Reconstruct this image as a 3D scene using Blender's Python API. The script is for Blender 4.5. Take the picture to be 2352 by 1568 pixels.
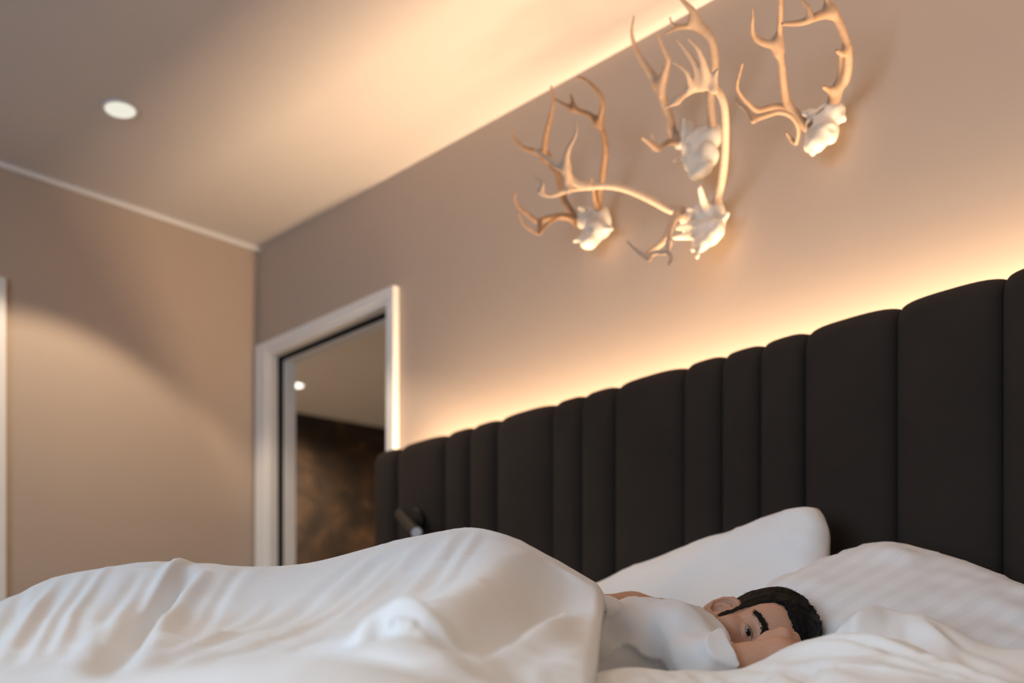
import bpy, bmesh, math, random
import numpy as np
from mathutils import Vector, Matrix

random.seed(7); rng = np.random.default_rng(7)
for o in list(bpy.data.objects): bpy.data.objects.remove(o)
SC = bpy.context.scene
COL = SC.collection

# ------------------------------------------------------------------ camera
F_PX, U0, V0 = 2788.0, 1176.0, 1722.0          # focal length, centre column, eye-level row (2352x1568 frame)
CAM_Z = 0.60
YAW = math.atan2(0.7204, 0.6935)
FW = np.array([-math.sin(YAW), math.cos(YAW), 0.0]); RT = np.array([math.cos(YAW), math.sin(YAW), 0.0])
CAMP = np.array([0, 0, CAM_Z])
cd = bpy.data.cameras.new('camera'); cam = bpy.data.objects.new('camera', cd); COL.objects.link(cam)
cam.location = CAMP; cam.rotation_euler = (math.pi/2, 0, YAW)
cd.sensor_width = 36.0; cd.lens = F_PX/2352*36.0; cd.shift_y = (V0-784)/2352.0
cd.clip_start = 0.02
cd.dof.use_dof = True; cd.dof.focus_distance = 2.08; cd.dof.aperture_fstop = 2.2
SC.camera = cam

# ------------------------------------------------------------------ world, exposure, daylight
SC.view_settings.view_transform = 'Standard'; SC.view_settings.look = 'None'
SC.view_settings.gamma = 1.0; SC.view_settings.exposure = 0.0; SC.view_settings.use_curve_mapping = False
w = bpy.data.worlds.new('sky'); SC.world = w; w.use_nodes = True
w.node_tree.nodes['Background'].inputs[0].default_value = (0.62, 0.74, 1.0, 1)
w.node_tree.nodes['Background'].inputs[1].default_value = 0.8
al = bpy.data.lights.new('window_front_offscreen', 'AREA'); al.shape = 'RECTANGLE'; al.size = 2.4; al.size_y = 1.8
al.energy = 122; al.color = (0.61, 0.80, 1.0)
alo = bpy.data.objects.new('window_front_offscreen', al); COL.objects.link(alo)
alo.location = (-0.70, -2.52, 1.25); alo.rotation_euler = (math.radians(90), 0, 0)   # faces +Y, just outside the window
LED_W = 57.0
SPOT_W = 60.0
WARM = (1.0, 0.70, 0.43)
SPOTC = (1.0, 0.80, 0.57)

# ------------------------------------------------------------------ pixel helpers
def ray(u, v): return FW + RT*((u-U0)/F_PX) + np.array([0, 0, (V0-v)/F_PX])
def P(u, v, d): return CAMP + ray(u, v)*d
def PY(u, v, y): r = ray(u, v); return CAMP + r*(y/r[1])
def PX(u, v, x): r = ray(u, v); return CAMP + r*(x/r[0])

# ------------------------------------------------------------------ materials
def mat(name, col, rough=0.6, spec=0.3, noise=0.0, nscale=30, bump=0.0, bscale=200, metal=0.0, sheen=0.0):
    m = bpy.data.materials.new(name); m.use_nodes = True
    n = m.node_tree.nodes; l = m.node_tree.links; b = n['Principled BSDF']
    b.inputs['Base Color'].default_value = (*col, 1); b.inputs['Roughness'].default_value = rough
    b.inputs['Specular IOR Level'].default_value = spec; b.inputs['Metallic'].default_value = metal
    if sheen: b.inputs['Sheen Weight'].default_value = sheen
    tc = n.new('ShaderNodeTexCoord')
    if noise:
        t = n.new('ShaderNodeTexNoise'); t.inputs['Scale'].default_value = nscale; t.inputs['Detail'].default_value = 5
        l.new(tc.outputs['Object'], t.inputs['Vector'])
        r = n.new('ShaderNodeMix'); r.data_type = 'RGBA'
        r.inputs[6].default_value = (*[c*(1-noise) for c in col], 1); r.inputs[7].default_value = (*[min(1, c*(1+noise)) for c in col], 1)
        l.new(t.outputs['Fac'], r.inputs[0]); l.new(r.outputs[2], b.inputs['Base Color'])
    if bump:
        t2 = n.new('ShaderNodeTexNoise'); t2.inputs['Scale'].default_value = bscale; t2.inputs['Detail'].default_value = 3
        l.new(tc.outputs['Object'], t2.inputs['Vector'])
        bp = n.new('ShaderNodeBump'); bp.inputs['Strength'].default_value = bump; bp.inputs['Distance'].default_value = 0.002
        l.new(t2.outputs['Fac'], bp.inputs['Height']); l.new(bp.outputs['Normal'], b.inputs['Normal'])
    return m
def emit(name, col, s):
    m = bpy.data.materials.new(name); m.use_nodes = True; n = m.node_tree.nodes; n.clear()
    e = n.new('ShaderNodeEmission'); e.inputs[0].default_value = (*col, 1); e.inputs[1].default_value = s
    o = n.new('ShaderNodeOutputMaterial'); m.node_tree.links.new(e.outputs[0], o.inputs[0]); return m
M = {}
M['wall'] = mat('taupe wall paint', (0.45, 0.355, 0.285), 0.85, 0.15, 0.02, 6, 0.08, 400)
M['ceil'] = mat('white ceiling paint', (0.62, 0.57, 0.535), 0.9, 0.1, 0.01, 4, 0.05, 400)
M['floor'] = mat('oak floor', (0.15, 0.10, 0.065), 0.5, 0.3, 0.2, 8, 0.1, 60)
M['trimw'] = mat('white door paint', (0.76, 0.73, 0.70), 0.45, 0.35, 0.01, 20)
M['seal'] = mat('black rubber seal', (0.012, 0.011, 0.010), 0.7, 0.2, 0.1, 50)
M['velvet'] = mat('dark brown velvet', (0.033, 0.024, 0.019), 0.95, 0.1, 0.22, 7, 0.25, 700, sheen=0.02)
M['blackm'] = mat('black lamp metal', (0.008, 0.007, 0.006), 0.4, 0.3, 0.05, 40)
M['lens'] = mat('frosted lamp lens', (0.62, 0.63, 0.66), 0.35, 0.5, 0.05, 200)
M['linen'] = mat('white cotton linen', (0.82, 0.81, 0.80), 0.85, 0.15, 0.012, 15, 0.10, 900, sheen=0.1)
M['shirt'] = mat('white jersey cotton', (0.76, 0.76, 0.765), 0.9, 0.1, 0.012, 20, 0.15, 900)
M['bedbase'] = mat('brown bed fabric', (0.05, 0.04, 0.034), 0.9, 0.1, 0.2, 40, 0.2, 500)
M['hair'] = mat('dark brown hair', (0.007, 0.0052, 0.0042), 0.6, 0.12, 0.35, 120, 0.5, 350)
M['brow'] = mat('dark eyebrow hair', (0.013, 0.009, 0.007), 0.7, 0.15, 0.3, 150)
M['glow'] = emit('downlight diffuser', (0.93, 0.89, 0.76), 0.95)
M['glow2'] = emit('bright downlight diffuser', (1.0, 0.92, 0.78), 3.0)
M['ledtape'] = emit('led tape', WARM, 6.0)
# glass
g = bpy.data.materials.new('window glass'); g.use_nodes = True; n = g.node_tree.nodes; n.clear()
o_ = n.new('ShaderNodeOutputMaterial'); mx = n.new('ShaderNodeMixShader'); tr = n.new('ShaderNodeBsdfTransparent'); gl = n.new('ShaderNodeBsdfGlossy')
gl.inputs['Roughness'].default_value = 0.02; mx.inputs[0].default_value = 0.06
g.node_tree.links.new(tr.outputs[0], mx.inputs[1]); g.node_tree.links.new(gl.outputs[0], mx.inputs[2]); g.node_tree.links.new(mx.outputs[0], o_.inputs[0])
M['glass'] = g
# mottled dark stone behind the doorway
m = mat('mottled brown stone', (0.03, 0.02, 0.014), 0.5, 0.4); n = m.node_tree.nodes; l = m.node_tree.links; b = n['Principled BSDF']
tc = n.new('ShaderNodeTexCoord'); t = n.new('ShaderNodeTexNoise'); t.inputs['Scale'].default_value = 6.0; t.inputs['Detail'].default_value = 7
t.inputs['Roughness'].default_value = 0.62; t.inputs['Distortion'].default_value = 0.9
cr = n.new('ShaderNodeValToRGB'); e = cr.color_ramp.elements
e[0].position = 0.42; e[0].color = (0.013, 0.0085, 0.006, 1); e[1].position = 0.72; e[1].color = (0.085, 0.045, 0.022, 1)
k = e.new(0.56); k.color = (0.030, 0.017, 0.010, 1)
l.new(tc.outputs['Object'], t.inputs['Vector']); l.new(t.outputs['Fac'], cr.inputs[0]); l.new(cr.outputs[0], b.inputs['Base Color'])
M['stone'] = m
# bone and antler: the 'tint' attribute is the antler's own browning (0 bone .. 1 dark brown)
def attr_mat(name, attr, c0, c1, rough, spec, bump, bscale, cmid=None, sss=0.0):
    m = bpy.data.materials.new(name); m.use_nodes = True; n = m.node_tree.nodes; l = m.node_tree.links; b = n['Principled BSDF']
    a = n.new('ShaderNodeAttribute'); a.attribute_name = attr
    cr = n.new('ShaderNodeValToRGB'); e = cr.color_ramp.elements
    e[0].color = (*c0, 1); e[1].color = (*c1, 1)
    if cmid: k = e.new(0.5); k.color = (*cmid, 1)
    tc = n.new('ShaderNodeTexCoord'); t = n.new('ShaderNodeTexNoise'); t.inputs['Scale'].default_value = bscale*0.3; t.inputs['Detail'].default_value = 4
    l.new(tc.outputs['Object'], t.inputs['Vector'])
    mm = n.new('ShaderNodeMath'); mm.operation = 'MULTIPLY_ADD'; mm.inputs[1].default_value = 0.16; l.new(t.outputs['Fac'], mm.inputs[0])
    sb = n.new('ShaderNodeMath'); sb.operation = 'SUBTRACT'; sb.inputs[1].default_value = 0.08; l.new(a.outputs['Fac'], sb.inputs[0]); l.new(sb.outputs[0], mm.inputs[2])
    l.new(mm.outputs[0], cr.inputs[0]); l.new(cr.outputs[0], b.inputs['Base Color'])
    b.inputs['Roughness'].default_value = rough; b.inputs['Specular IOR Level'].default_value = spec
    if sss: b.inputs['Subsurface Weight'].default_value = sss; b.inputs['Subsurface Radius'].default_value = (0.012, 0.004, 0.002); b.inputs['Subsurface Scale'].default_value = 0.5
    t2 = n.new('ShaderNodeTexNoise'); t2.inputs['Scale'].default_value = bscale; l.new(tc.outputs['Object'], t2.inputs['Vector'])
    bp = n.new('ShaderNodeBump'); bp.inputs['Strength'].default_value = bump; bp.inputs['Distance'].default_value = 0.002
    l.new(t2.outputs['Fac'], bp.inputs['Height']); l.new(bp.outputs['Normal'], b.inputs['Normal'])
    return m
M['antler'] = attr_mat('weathered antler', 'tint', (0.62, 0.48, 0.37), (0.026, 0.016, 0.010), 0.6, 0.3, 0.3, 250, (0.19, 0.092, 0.036))
M['bone'] = attr_mat('bleached bone', 'tint', (0.70, 0.63, 0.55), (0.10, 0.06, 0.04), 0.7, 0.25, 0.3, 180)
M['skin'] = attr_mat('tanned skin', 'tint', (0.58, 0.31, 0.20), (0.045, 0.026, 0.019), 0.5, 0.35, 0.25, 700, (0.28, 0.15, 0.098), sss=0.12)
# striped sateen (stripes woven into the cloth, read from the pillow's UV)
def striped(name, period):
    m = mat(name, (0.76, 0.75, 0.745), 0.8, 0.2, sheen=0.1); n = m.node_tree.nodes; l = m.node_tree.links; b = n['Principled BSDF']
    uv = n.new('ShaderNodeUVMap'); sx = n.new('ShaderNodeSeparateXYZ'); l.new(uv.outputs[0], sx.inputs[0])
    mu = n.new('ShaderNodeMath'); mu.operation = 'MULTIPLY'; mu.inputs[1].default_value = period; l.new(sx.outputs[0], mu.inputs[0])
    fr = n.new('ShaderNodeMath'); fr.operation = 'FRACT'; l.new(mu.outputs[0], fr.inputs[0])
    gt = n.new('ShaderNodeMath'); gt.operation = 'GREATER_THAN'; gt.inputs[1].default_value = 0.5; l.new(fr.outputs[0], gt.inputs[0])
    mx = n.new('ShaderNodeMix'); mx.data_type = 'RGBA'; l.new(gt.outputs[0], mx.inputs[0])
    mx.inputs[6].default_value = (0.785, 0.772, 0.762, 1); mx.inputs[7].default_value = (0.82, 0.81, 0.80, 1)
    l.new(mx.outputs[2], b.inputs['Base Color'])
    return m
M['stripe'] = striped('striped white sateen', 14)
# eye: dark iris at the front (object +Y)
m = mat('eyeball', (0.5, 0.42, 0.38), 0.15, 0.5); n = m.node_tree.nodes; l = m.node_tree.links; b = n['Principled BSDF']
tc = n.new('ShaderNodeTexCoord'); vm = n.new('ShaderNodeVectorMath'); vm.operation = 'DISTANCE'; vm.inputs[1].default_value = (0, 0.0125, -0.002)
cr = n.new('ShaderNodeValToRGB'); e = cr.color_ramp.elements; cr.color_ramp.interpolation = 'EASE'
e[0].position = 0.0; e[0].color = (0.004, 0.003, 0.003, 1); e[1].position = 0.72; e[1].color = (0.42, 0.34, 0.31, 1); k = e.new(0.55); k.color = (0.018, 0.010, 0.007, 1)
ml = n.new('ShaderNodeMath'); ml.operation = 'MULTIPLY'; ml.inputs[1].default_value = 90
l.new(tc.outputs['Object'], vm.inputs[0]); l.new(vm.outputs['Value'], ml.inputs[0]); l.new(ml.outputs[0], cr.inputs[0]); l.new(cr.outputs[0], b.inputs['Base Color'])
M['eye'] = m

# ------------------------------------------------------------------ object helpers
def tag(o, label=None, cat=None, group=None, kind=None):
    if label: o['label'] = label
    if cat: o['category'] = cat
    if group: o['group'] = group
    if kind: o['kind'] = kind
    return o
def empty(name, loc=(0, 0, 0)):
    o = bpy.data.objects.new(name, None); COL.objects.link(o); o.location = loc; o.empty_display_size = 0.05; return o
def meshobj(name, verts, faces, m, parent=None, smooth=False, origin=None):
    me = bpy.data.meshes.new(name)
    V = np.asarray(verts, dtype=np.float64)
    if origin is None: origin = np.zeros(3)
    V = V - np.asarray(origin)
    fl = isinstance(faces, np.ndarray)
    if fl:
        nf, k = faces.shape
        me.vertices.add(len(V)); me.vertices.foreach_set('co', V.astype(np.float32).ravel())
        me.loops.add(nf*k); me.loops.foreach_set('vertex_index', faces.astype(np.int32).ravel())
        me.polygons.add(nf); me.polygons.foreach_set('loop_start', np.arange(0, nf*k, k, dtype=np.int32))
        me.polygons.foreach_set('loop_total', np.full(nf, k, dtype=np.int32))
        me.update(calc_edges=True); me.validate()
    else:
        me.from_pydata([tuple(v) for v in V], [], faces)
    if smooth: me.polygons.foreach_set('use_smooth', [True]*len(me.polygons))
    me.materials.append(m); me.update()
    o = bpy.data.objects.new(name, me); COL.objects.link(o); o.location = origin
    if parent:
        o.parent = parent; pw = Vector(parent.location); g_p = parent.parent
        while g_p: pw = pw+g_p.location; g_p = g_p.parent
        o.location = Vector(origin) - pw
    return o
def fix_normals(o):
    bm = bmesh.new(); bm.from_mesh(o.data); bmesh.ops.recalc_face_normals(bm, faces=bm.faces); bm.to_mesh(o.data); bm.free()
def boxes(name, bl, m, parent=None, bevel=0.0, origin=None):
    """one mesh from a list of axis-aligned boxes (x0,x1,y0,y1,z0,z1)"""
    V = []; Fc = []
    for (x0, x1, y0, y1, z0, z1) in bl:
        b0 = len(V)
        V += [(x0, y0, z0), (x1, y0, z0), (x1, y1, z0), (x0, y1, z0), (x0, y0, z1), (x1, y0, z1), (x1, y1, z1), (x0, y1, z1)]
        Fc += [[b0+i for i in f] for f in ((3, 2, 1, 0), (4, 5, 6, 7), (0, 1, 5, 4), (1, 2, 6, 5), (2, 3, 7, 6), (3, 0, 4, 7))]
    o = meshobj(name, V, Fc, m, parent, False, origin)
    if bevel:
        bv = o.modifiers.new('bevel', 'BEVEL'); bv.width = bevel; bv.segments = 2
    return o
def lathe(name, prof, axis_o, axis_d, m, parent=None, n=24):
    """prof: list of (radius, along axis)"""
    d = Vector(axis_d).normalized(); a = d.orthogonal().normalized(); b = d.cross(a); o0 = Vector(axis_o)
    V = []; Fc = []
    for (r, h) in prof:
        for i in range(n):
            t = 2*math.pi*i/n; V.append(tuple(o0 + d*h + a*(r*math.cos(t)) + b*(r*math.sin(t))))
    for j in range(len(prof)-1):
        for i in range(n):
            Fc.append([j*n+i, j*n+(i+1) % n, (j+1)*n+(i+1) % n, (j+1)*n+i])
    Fc.append(list(range(n))[::-1]); Fc.append([(len(prof)-1)*n+i for i in range(n)])
    return meshobj(name, V, Fc, m, parent, False, tuple(o0))
def struct(o, label): return tag(o, label=label, kind='structure')

# ------------------------------------------------------------------ the room
XL, XR, YB, YF, H = -3.98, 2.05, 2.50, -2.40, 2.50
WT = 0.078                                     # thickness of the headboard wall
DX0, DX1, DH = -3.895, -3.163, 2.085           # doorway clear opening
struct(boxes('floor', [(-6.2, XR+.1, YF-.1, 5.6, -.10, 0)], M['floor']), 'brown wooden floor of the bedroom')
struct(boxes('ceiling', [(XL-.1, XR+.1, YF-.1, YB+WT, H, H+.1)], M['ceil']), 'white painted bedroom ceiling')
struct(boxes('wall_back', [(DX1, XR+.1, YB, YB+WT, 0, H), (XL-.1, DX0, YB, YB+WT, 0, H), (DX0, DX1, YB, YB+WT, DH, H)], M['wall']),
       'taupe wall behind the headboard with a doorway beside the corner')
# end wall with a door opening
EY1 = 1.50; EY0 = 0.66
struct(boxes('wall_left', [(XL-.1, XL, EY1, YB, 0, H), (XL-.1, XL, YF-.1, EY0, 0, H), (XL-.1, XL, EY0, EY1, 2.08, H)], M['wall']),
       'taupe end wall left of the bed')
struct(boxes('trim_1', [(XL, XL+.018, YF, YB, H-.018, H)], M['trimw'], bevel=.004), 'slim white cornice along the end wall')
WX0, WX1, WZ0, WZ1 = -1.90, 0.50, 0.35, 2.15
struct(boxes('wall_right', [(XR, XR+.1, YF-.1, YB, 0, H)], M['wall']), 'taupe wall opposite the end wall')
struct(boxes('wall_front', [(XL-.1, WX0, YF-.1, YF, 0, H), (WX1, XR, YF-.1, YF, 0, H), (WX0, WX1, YF-.1, YF, 0, WZ0), (WX0, WX1, YF-.1, YF, WZ1, H)], M['wall']), 'taupe wall with the bedroom window facing the bed')
win = struct(empty('window_1', ((WX0+WX1)/2, YF, WZ0)), 'bedroom window with white frame')
f_ = .05; wm = (WX0+WX1)/2; y0_, y1_ = YF-.07, YF-.02
boxes('window_frame', [(WX0, WX0+f_, y0_, y1_, WZ0, WZ1), (WX1-f_, WX1, y0_, y1_, WZ0, WZ1), (WX0+f_, WX1-f_, y0_, y1_, WZ0, WZ0+f_),
      (WX0+f_, WX1-f_, y0_, y1_, WZ1-f_, WZ1), (wm-f_/2, wm+f_/2, y0_, y1_, WZ0+f_, WZ1-f_)], M['trimw'], win)
for a, b in ((WX0+f_, wm-f_/2), (wm+f_/2, WX1-f_)):
    boxes('pane', [(a, b, YF-.047, YF-.043, WZ0+f_, WZ1-f_)], M['glass'], win)

# doorway in the corner: stepped white frame with a black seal, no leaf in view
d1 = struct(empty('door_1', ((DX0+DX1)/2, YB, 0)), 'white door frame with black rubber seal in the corner, open to a dark stone room')
CP = YB-.026; CX0, CX1, CT = XL+.012, -3.130, 2.122    # casing front plane and outer edges
boxes('casing', [(CX0, DX0, CP, YB-.001, 0, CT), (DX1, CX1, CP, YB-.001, 0, CT), (DX0, DX1, CP, YB-.001, DH, CT)], M['trimw'], d1, .003)
J = .016
boxes('jamb_front', [(DX0, DX0+J, CP+.006, YB+.020, 0, DH), (DX1-J, DX1, CP+.006, YB+.020, 0, DH), (DX0+J, DX1-J, CP+.006, YB+.020, DH-J, DH)], M['trimw'], d1, .003)
boxes('rubber_seal', [(DX0, DX0+J+.012, YB+.021, YB+.036, 0, DH-J), (DX1-J-.012, DX1, YB+.021, YB+.036, 0, DH-J), (DX0, DX1, YB+.021, YB+.036, DH-J-.012, DH)], M['seal'], d1)
boxes('jamb_back', [(DX0, DX0+J+.014, YB+.037, YB+WT+.012, 0, DH), (DX1-J-.014, DX1, YB+.037, YB+WT+.012, 0, DH), (DX0+J+.014, DX1-J-.014, YB+.037, YB+WT+.012, DH-J-.014, DH)], M['trimw'], d1, .003)

# door in the end wall, only its casing edge reaches the picture
d2 = struct(empty('door_2', (XL, (EY0+EY1)/2, 0)), 'white door with casing in the end wall')
boxes('casing', [(XL+.001, XL+.022, EY1-.01, EY1+.043, 0, 2.125), (XL+.001, XL+.022, EY0-.043, EY0+.01, 0, 2.125), (XL+.001, XL+.022, EY0+.01, EY1-.01, 2.07, 2.125)], M['trimw'], d2, .003)
boxes('leaf', [(XL-.045, XL-.005, EY0+.012, EY1-.012, .01, 2.068)], M['trimw'], d2, .002)

# room behind the doorway: dark mottled stone wall, pale ceiling, small downlight
BH = 2.40
struct(boxes('ceiling_bathroom', [(-6.2, -2.4, YB+WT, 5.5, BH, BH+.08)], M['ceil']), 'pale ceiling of the room behind the doorway')
a = np.array(P(670, 945, (BH-CAM_Z)/((V0-945)/F_PX)))[:2]; b = np.array(P(887, 983, (BH-CAM_Z)/((V0-983)/F_PX)))[:2]
dr = (b-a)/np.linalg.norm(b-a); q0 = a-dr*((a[1]-YB-WT)/dr[1]); q1 = a+dr*1.75; nr = np.array([-dr[1], dr[0]])*.08
V = [(*q0, 0), (*q1, 0), (*(q1+nr), 0), (*(q0+nr), 0), (*q0, BH), (*q1, BH), (*(q1+nr), BH), (*(q0+nr), BH)]
o = meshobj('wall_stone', V, [(3, 2, 1, 0), (4, 5, 6, 7), (0, 1, 5, 4), (1, 2, 6, 5), (2, 3, 7, 6), (3, 0, 4, 7)], M['stone']); fix_normals(o)
struct(o, 'dark brown mottled stone wall seen through the doorway')
struct(boxes('wall_bathroom_near', [(-6.2, XL-.1, YB, YB+WT, 0, BH+.08)], M['trimw']), 'pale near wall of the room behind the doorway')
struct(boxes('floor_bathroom_bounce', [(-6.2, -2.4, YB+WT, 5.5, 0, .01)], M['ceil']), 'unseen pale floor added to bounce light in the room behind the doorway')  # unseen pale slab over the floor, added to bounce light up to the ceiling
struct(boxes('wall_bathroom_far', [(-6.0, -2.4, 5.30, 5.4, 0, BH)], M['stone']), 'dark stone far wall of the room behind the doorway')
struct(boxes('wall_bathroom_side', [(-2.5, -2.4, YB+WT, 5.30, 0, BH)], M['trimw']), 'pale side wall of the room behind the doorway')

# ------------------------------------------------------------------ downlights
def downlight(x, y, z, r, power, label, cone=112, blend=.22, lens='glow', beam='downlight_beam'):
    e = empty('recessed_downlight', (x, y, z)); tag(e, label, 'ceiling light')
    tr_ = lathe('trim_ring', [(r, 0), (r+.006, -.001), (r+.007, .004)][::1], (x, y, z-.006), (0, 0, 1), M['trimw'], e, 32)
    lathe('lens', [(r-.004, -.002), (r-.002, .0), (r-.002, .004)], (x, y, z-.007), (0, 0, 1), M[lens], e, 32)
    ld = bpy.data.lights.new(beam, 'SPOT'); ld.energy = power; ld.color = SPOTC; ld.spot_size = math.radians(cone); ld.spot_blend = blend
    ld.shadow_soft_size = .04
    lo = bpy.data.objects.new(beam, ld); COL.objects.link(lo); lo.parent = e; lo.location = (0, 0, -.012)
    return e
p = P(276, 248, (H-CAM_Z)/((V0-248)/F_PX)); DLX, DLY = p[0], p[1]
downlight(p[0], p[1], H, .046, SPOT_W, 'round recessed ceiling downlight near the end wall cornice')
downlight(.35, -.05, H, .046, 84, 'round recessed ceiling downlight beside the foot of the bed', beam='downlight_beam_offscreen')
p = P(681, 882, (BH-CAM_Z)/((V0-882)/F_PX))
downlight(p[0], p[1], BH, .034, 240, 'small round downlight in the ceiling behind the doorway', 165, .8, 'glow2')

# ------------------------------------------------------------------ headboard
HY, HBK, HZ0, HZ1 = 2.35, 2.405, 0.25, 1.532
hb = empty('channel_headboard', (-1.2, HY, 0)); tag(hb, 'dark brown velvet headboard with vertical padded channels of uneven width', 'headboard')
seam_u = [868, 920, 1030, 1087, 1148, 1277, 1343, 1418, 1577, 1664, 1752, 1853, 2063, 2306]
seams = [PY(u, 900, HY)[0] for u in seam_u] + [-0.88, -0.74, -0.60, -0.42, -0.22, -0.06, 0.10, 0.28, 0.46]
for i in range(len(seams)-1):
    x0, x1 = seams[i], seams[i+1]; wd = x1-x0
    B = .020+.10*min(wd, .18)
    V = []; Fc = []; NX = 16; prof_n = None
    for j in range(NX+1):
        s = -math.cos(math.pi*j/NX); sm = abs(s)
        x = (x0+x1)/2 + s*(wd/2-.0012)
        bul = B*max(0, 1-sm**3.2)**.55
        zt = HZ1-.002 + .007*max(0, 1-sm**3)**.6
        r = .030
        yf = HY - bul
        pr = [(yf, HZ0), (yf, .6), (yf, 1.0), (yf, 1.3), (yf, zt-r*1.6)]
        for q in range(1, 7):
            t = q/6*math.pi/2; pr.append((yf + (r+bul*.5)*(1-math.cos(t)), zt-r*1.6*(1-math.sin(t))))
        pr += [(HBK, zt-.004), (HBK, HZ0)]
        prof_n = len(pr)
        V += [(x, y, z) for y, z in pr]
    for j in range(NX):
        for q in range(prof_n):
            a = j*prof_n+q; b = j*prof_n+(q+1) % prof_n; Fc.append([a, b, b+prof_n, a+prof_n])
    Fc.append(list(range(prof_n))[::-1]); Fc.append([NX*prof_n+q for q in range(prof_n)])
    po = meshobj('channel', V, Fc, M['velvet'], hb, True, ((x0+x1)/2, HY, HZ0)); fix_normals(po)
boxes('back_board', [(seams[0]+.02, seams[-1]-.02, HBK, HBK+.010, HZ0, HZ1-.10)], M['bedbase'], hb)
# LED tape behind the headboard
led = empty('led_strip', (-1.2, 2.467, 1.43)); tag(led, 'warm light strip hidden behind the headboard top', 'light strip')
LX0, LX1 = seams[0]+.03, seams[-1]-.03
boxes('profile', [(LX0, LX1, HBK+.010, YB, 1.410, 1.422)], M['trimw'], led)
boxes('tape', [(LX0, LX1, 2.445, 2.490, 1.422, 1.424)], M['ledtape'], led)
ld = bpy.data.lights.new('led_glow', 'AREA'); ld.shape = 'RECTANGLE'; ld.size = LX1-LX0; ld.size_y = .045; ld.energy = LED_W; ld.color = WARM
lo = bpy.data.objects.new('led_glow', ld); COL.objects.link(lo); lo.parent = led; lo.location = ((LX0+LX1)/2+1.2, -.002, .0); lo.rotation_euler = (math.pi, 0, 0)

# ------------------------------------------------------------------ reading lamp
bp_ = PY(945, 1197, HY-.062)
rl = empty('reading_lamp', tuple(bp_)); tag(rl, 'small black cylindrical reading lamp fixed to the headboard', 'wall lamp')
lathe('mount_plate', [(.036, 0), (.040, .004), (.040, .016), (.036, .020)], bp_ + np.array([0, .024, 0]), (0, -1, 0), M['blackm'], rl, 32)
c0 = PY(921, 1180, HY-.10); c1 = PY(957, 1223, HY-.165)
ax = (c1-c0)/np.linalg.norm(c1-c0); mid = (c0+c1)/2
lathe('arm', [(.007, 0), (.007, .01), (.007, float(np.linalg.norm(mid-bp_)))], bp_, mid-bp_, M['blackm'], rl, 12)
L_ = float(np.linalg.norm(c1-c0))
lh_ = lathe('head', [(.012, -.008), (.017, -.004), (.0185, .0), (.0185, L_), (.016, L_+.001), (.0155, L_-.004)], c0, ax, M['blackm'], rl, 32)
lathe('lens', [(.0155, 0), (.0155, .003), (.014, .004)], c1-ax*.002, ax, M['lens'], lh_, 32)

# ------------------------------------------------------------------ bed
MX0, MX1, MY0, MY1, MZ = -2.38, -0.36, 0.30, 2.27, 0.57
bed = empty('bed_base', ((MX0+MX1)/2, (MY0+MY1)/2, 0)); tag(bed, 'brown upholstered box bed base', 'bed')
boxes('box', [(MX0, MX1, MY0, MY1, .10, .34)], M['bedbase'], bed, .015)
for x in (MX0+.1, MX1-.1):
    for y in (MY0+.1, MY1-.1): lathe('leg', [(.022, 0), (.028, .05), (.03, .10)], (x, y, 0), (0, 0, 1), M['blackm'], bed, 16)
mt = boxes('mattress', [(MX0+.01, MX1-.01, MY0+.01, MY1-.01, .34, MZ)], M['linen'], None, .05); tag(mt, 'white sheeted mattress under the bedding', 'mattress')

# ------------------------------------------------------------------ cloth as height fields over the bed
def tps(pts, reg=1e-4):
    A = np.asarray(pts, float); xy = A[:, :2]; z = A[:, 2]; n = len(A)
    def K(a, b):
        r2 = ((a[:, None, :]-b[None, :, :])**2).sum(-1); return 0.5*r2*np.log(r2+1e-9)
    S = np.zeros((n+3, n+3)); S[:n, :n] = K(xy, xy)+reg*np.eye(n); S[:n, n] = 1; S[:n, n+1:] = xy; S[n, :n] = 1; S[n+1:, :n] = xy.T
    c = np.linalg.solve(S, np.r_[z, 0, 0, 0])
    def f(q):
        out = np.empty(len(q))
        for s in range(0, len(q), 8000):
            qq = q[s:s+8000]; out[s:s+8000] = K(qq, xy)@c[:n]+c[n]+qq@c[n+1:]
        return out
    return f
def vnoise(x, y, seed=0):
    """smooth value noise"""
    r = np.random.default_rng(seed); T = r.random((64, 64))*2-1
    xi = np.floor(x).astype(int); yi = np.floor(y).astype(int); fx = x-xi; fy = y-yi
    fx = fx*fx*(3-2*fx); fy = fy*fy*(3-2*fy); a = lambda i, j: T[(xi+i) % 64, (yi+j) % 64]
    return (a(0, 0)*(1-fx)+a(1, 0)*fx)*(1-fy)+(a(0, 1)*(1-fx)+a(1, 1)*fx)*fy
def seg_dist(q, pl):
    """distance of points q to polyline pl and the fraction along it"""
    best = np.full(len(q), 9e9); frac = np.zeros(len(q)); side = np.zeros(len(q))
    L = [np.linalg.norm(pl[i+1]-pl[i]) for i in range(len(pl)-1)]; tot = sum(L); acc = 0
    for i in range(len(pl)-1):
        a, b = pl[i], pl[i+1]; d = b-a; t = np.clip(((q-a)@d)/(d@d+1e-12), 0, 1); e = q-(a+t[:, None]*d); dd = np.hypot(e[:, 0], e[:, 1])
        m = dd < best; best[m] = dd[m]; frac[m] = (acc+t[m]*L[i])/tot; side[m] = np.sign(d[0]*e[m, 1]-d[1]*e[m, 0]); acc += L[i]
    return best, frac, side
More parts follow.
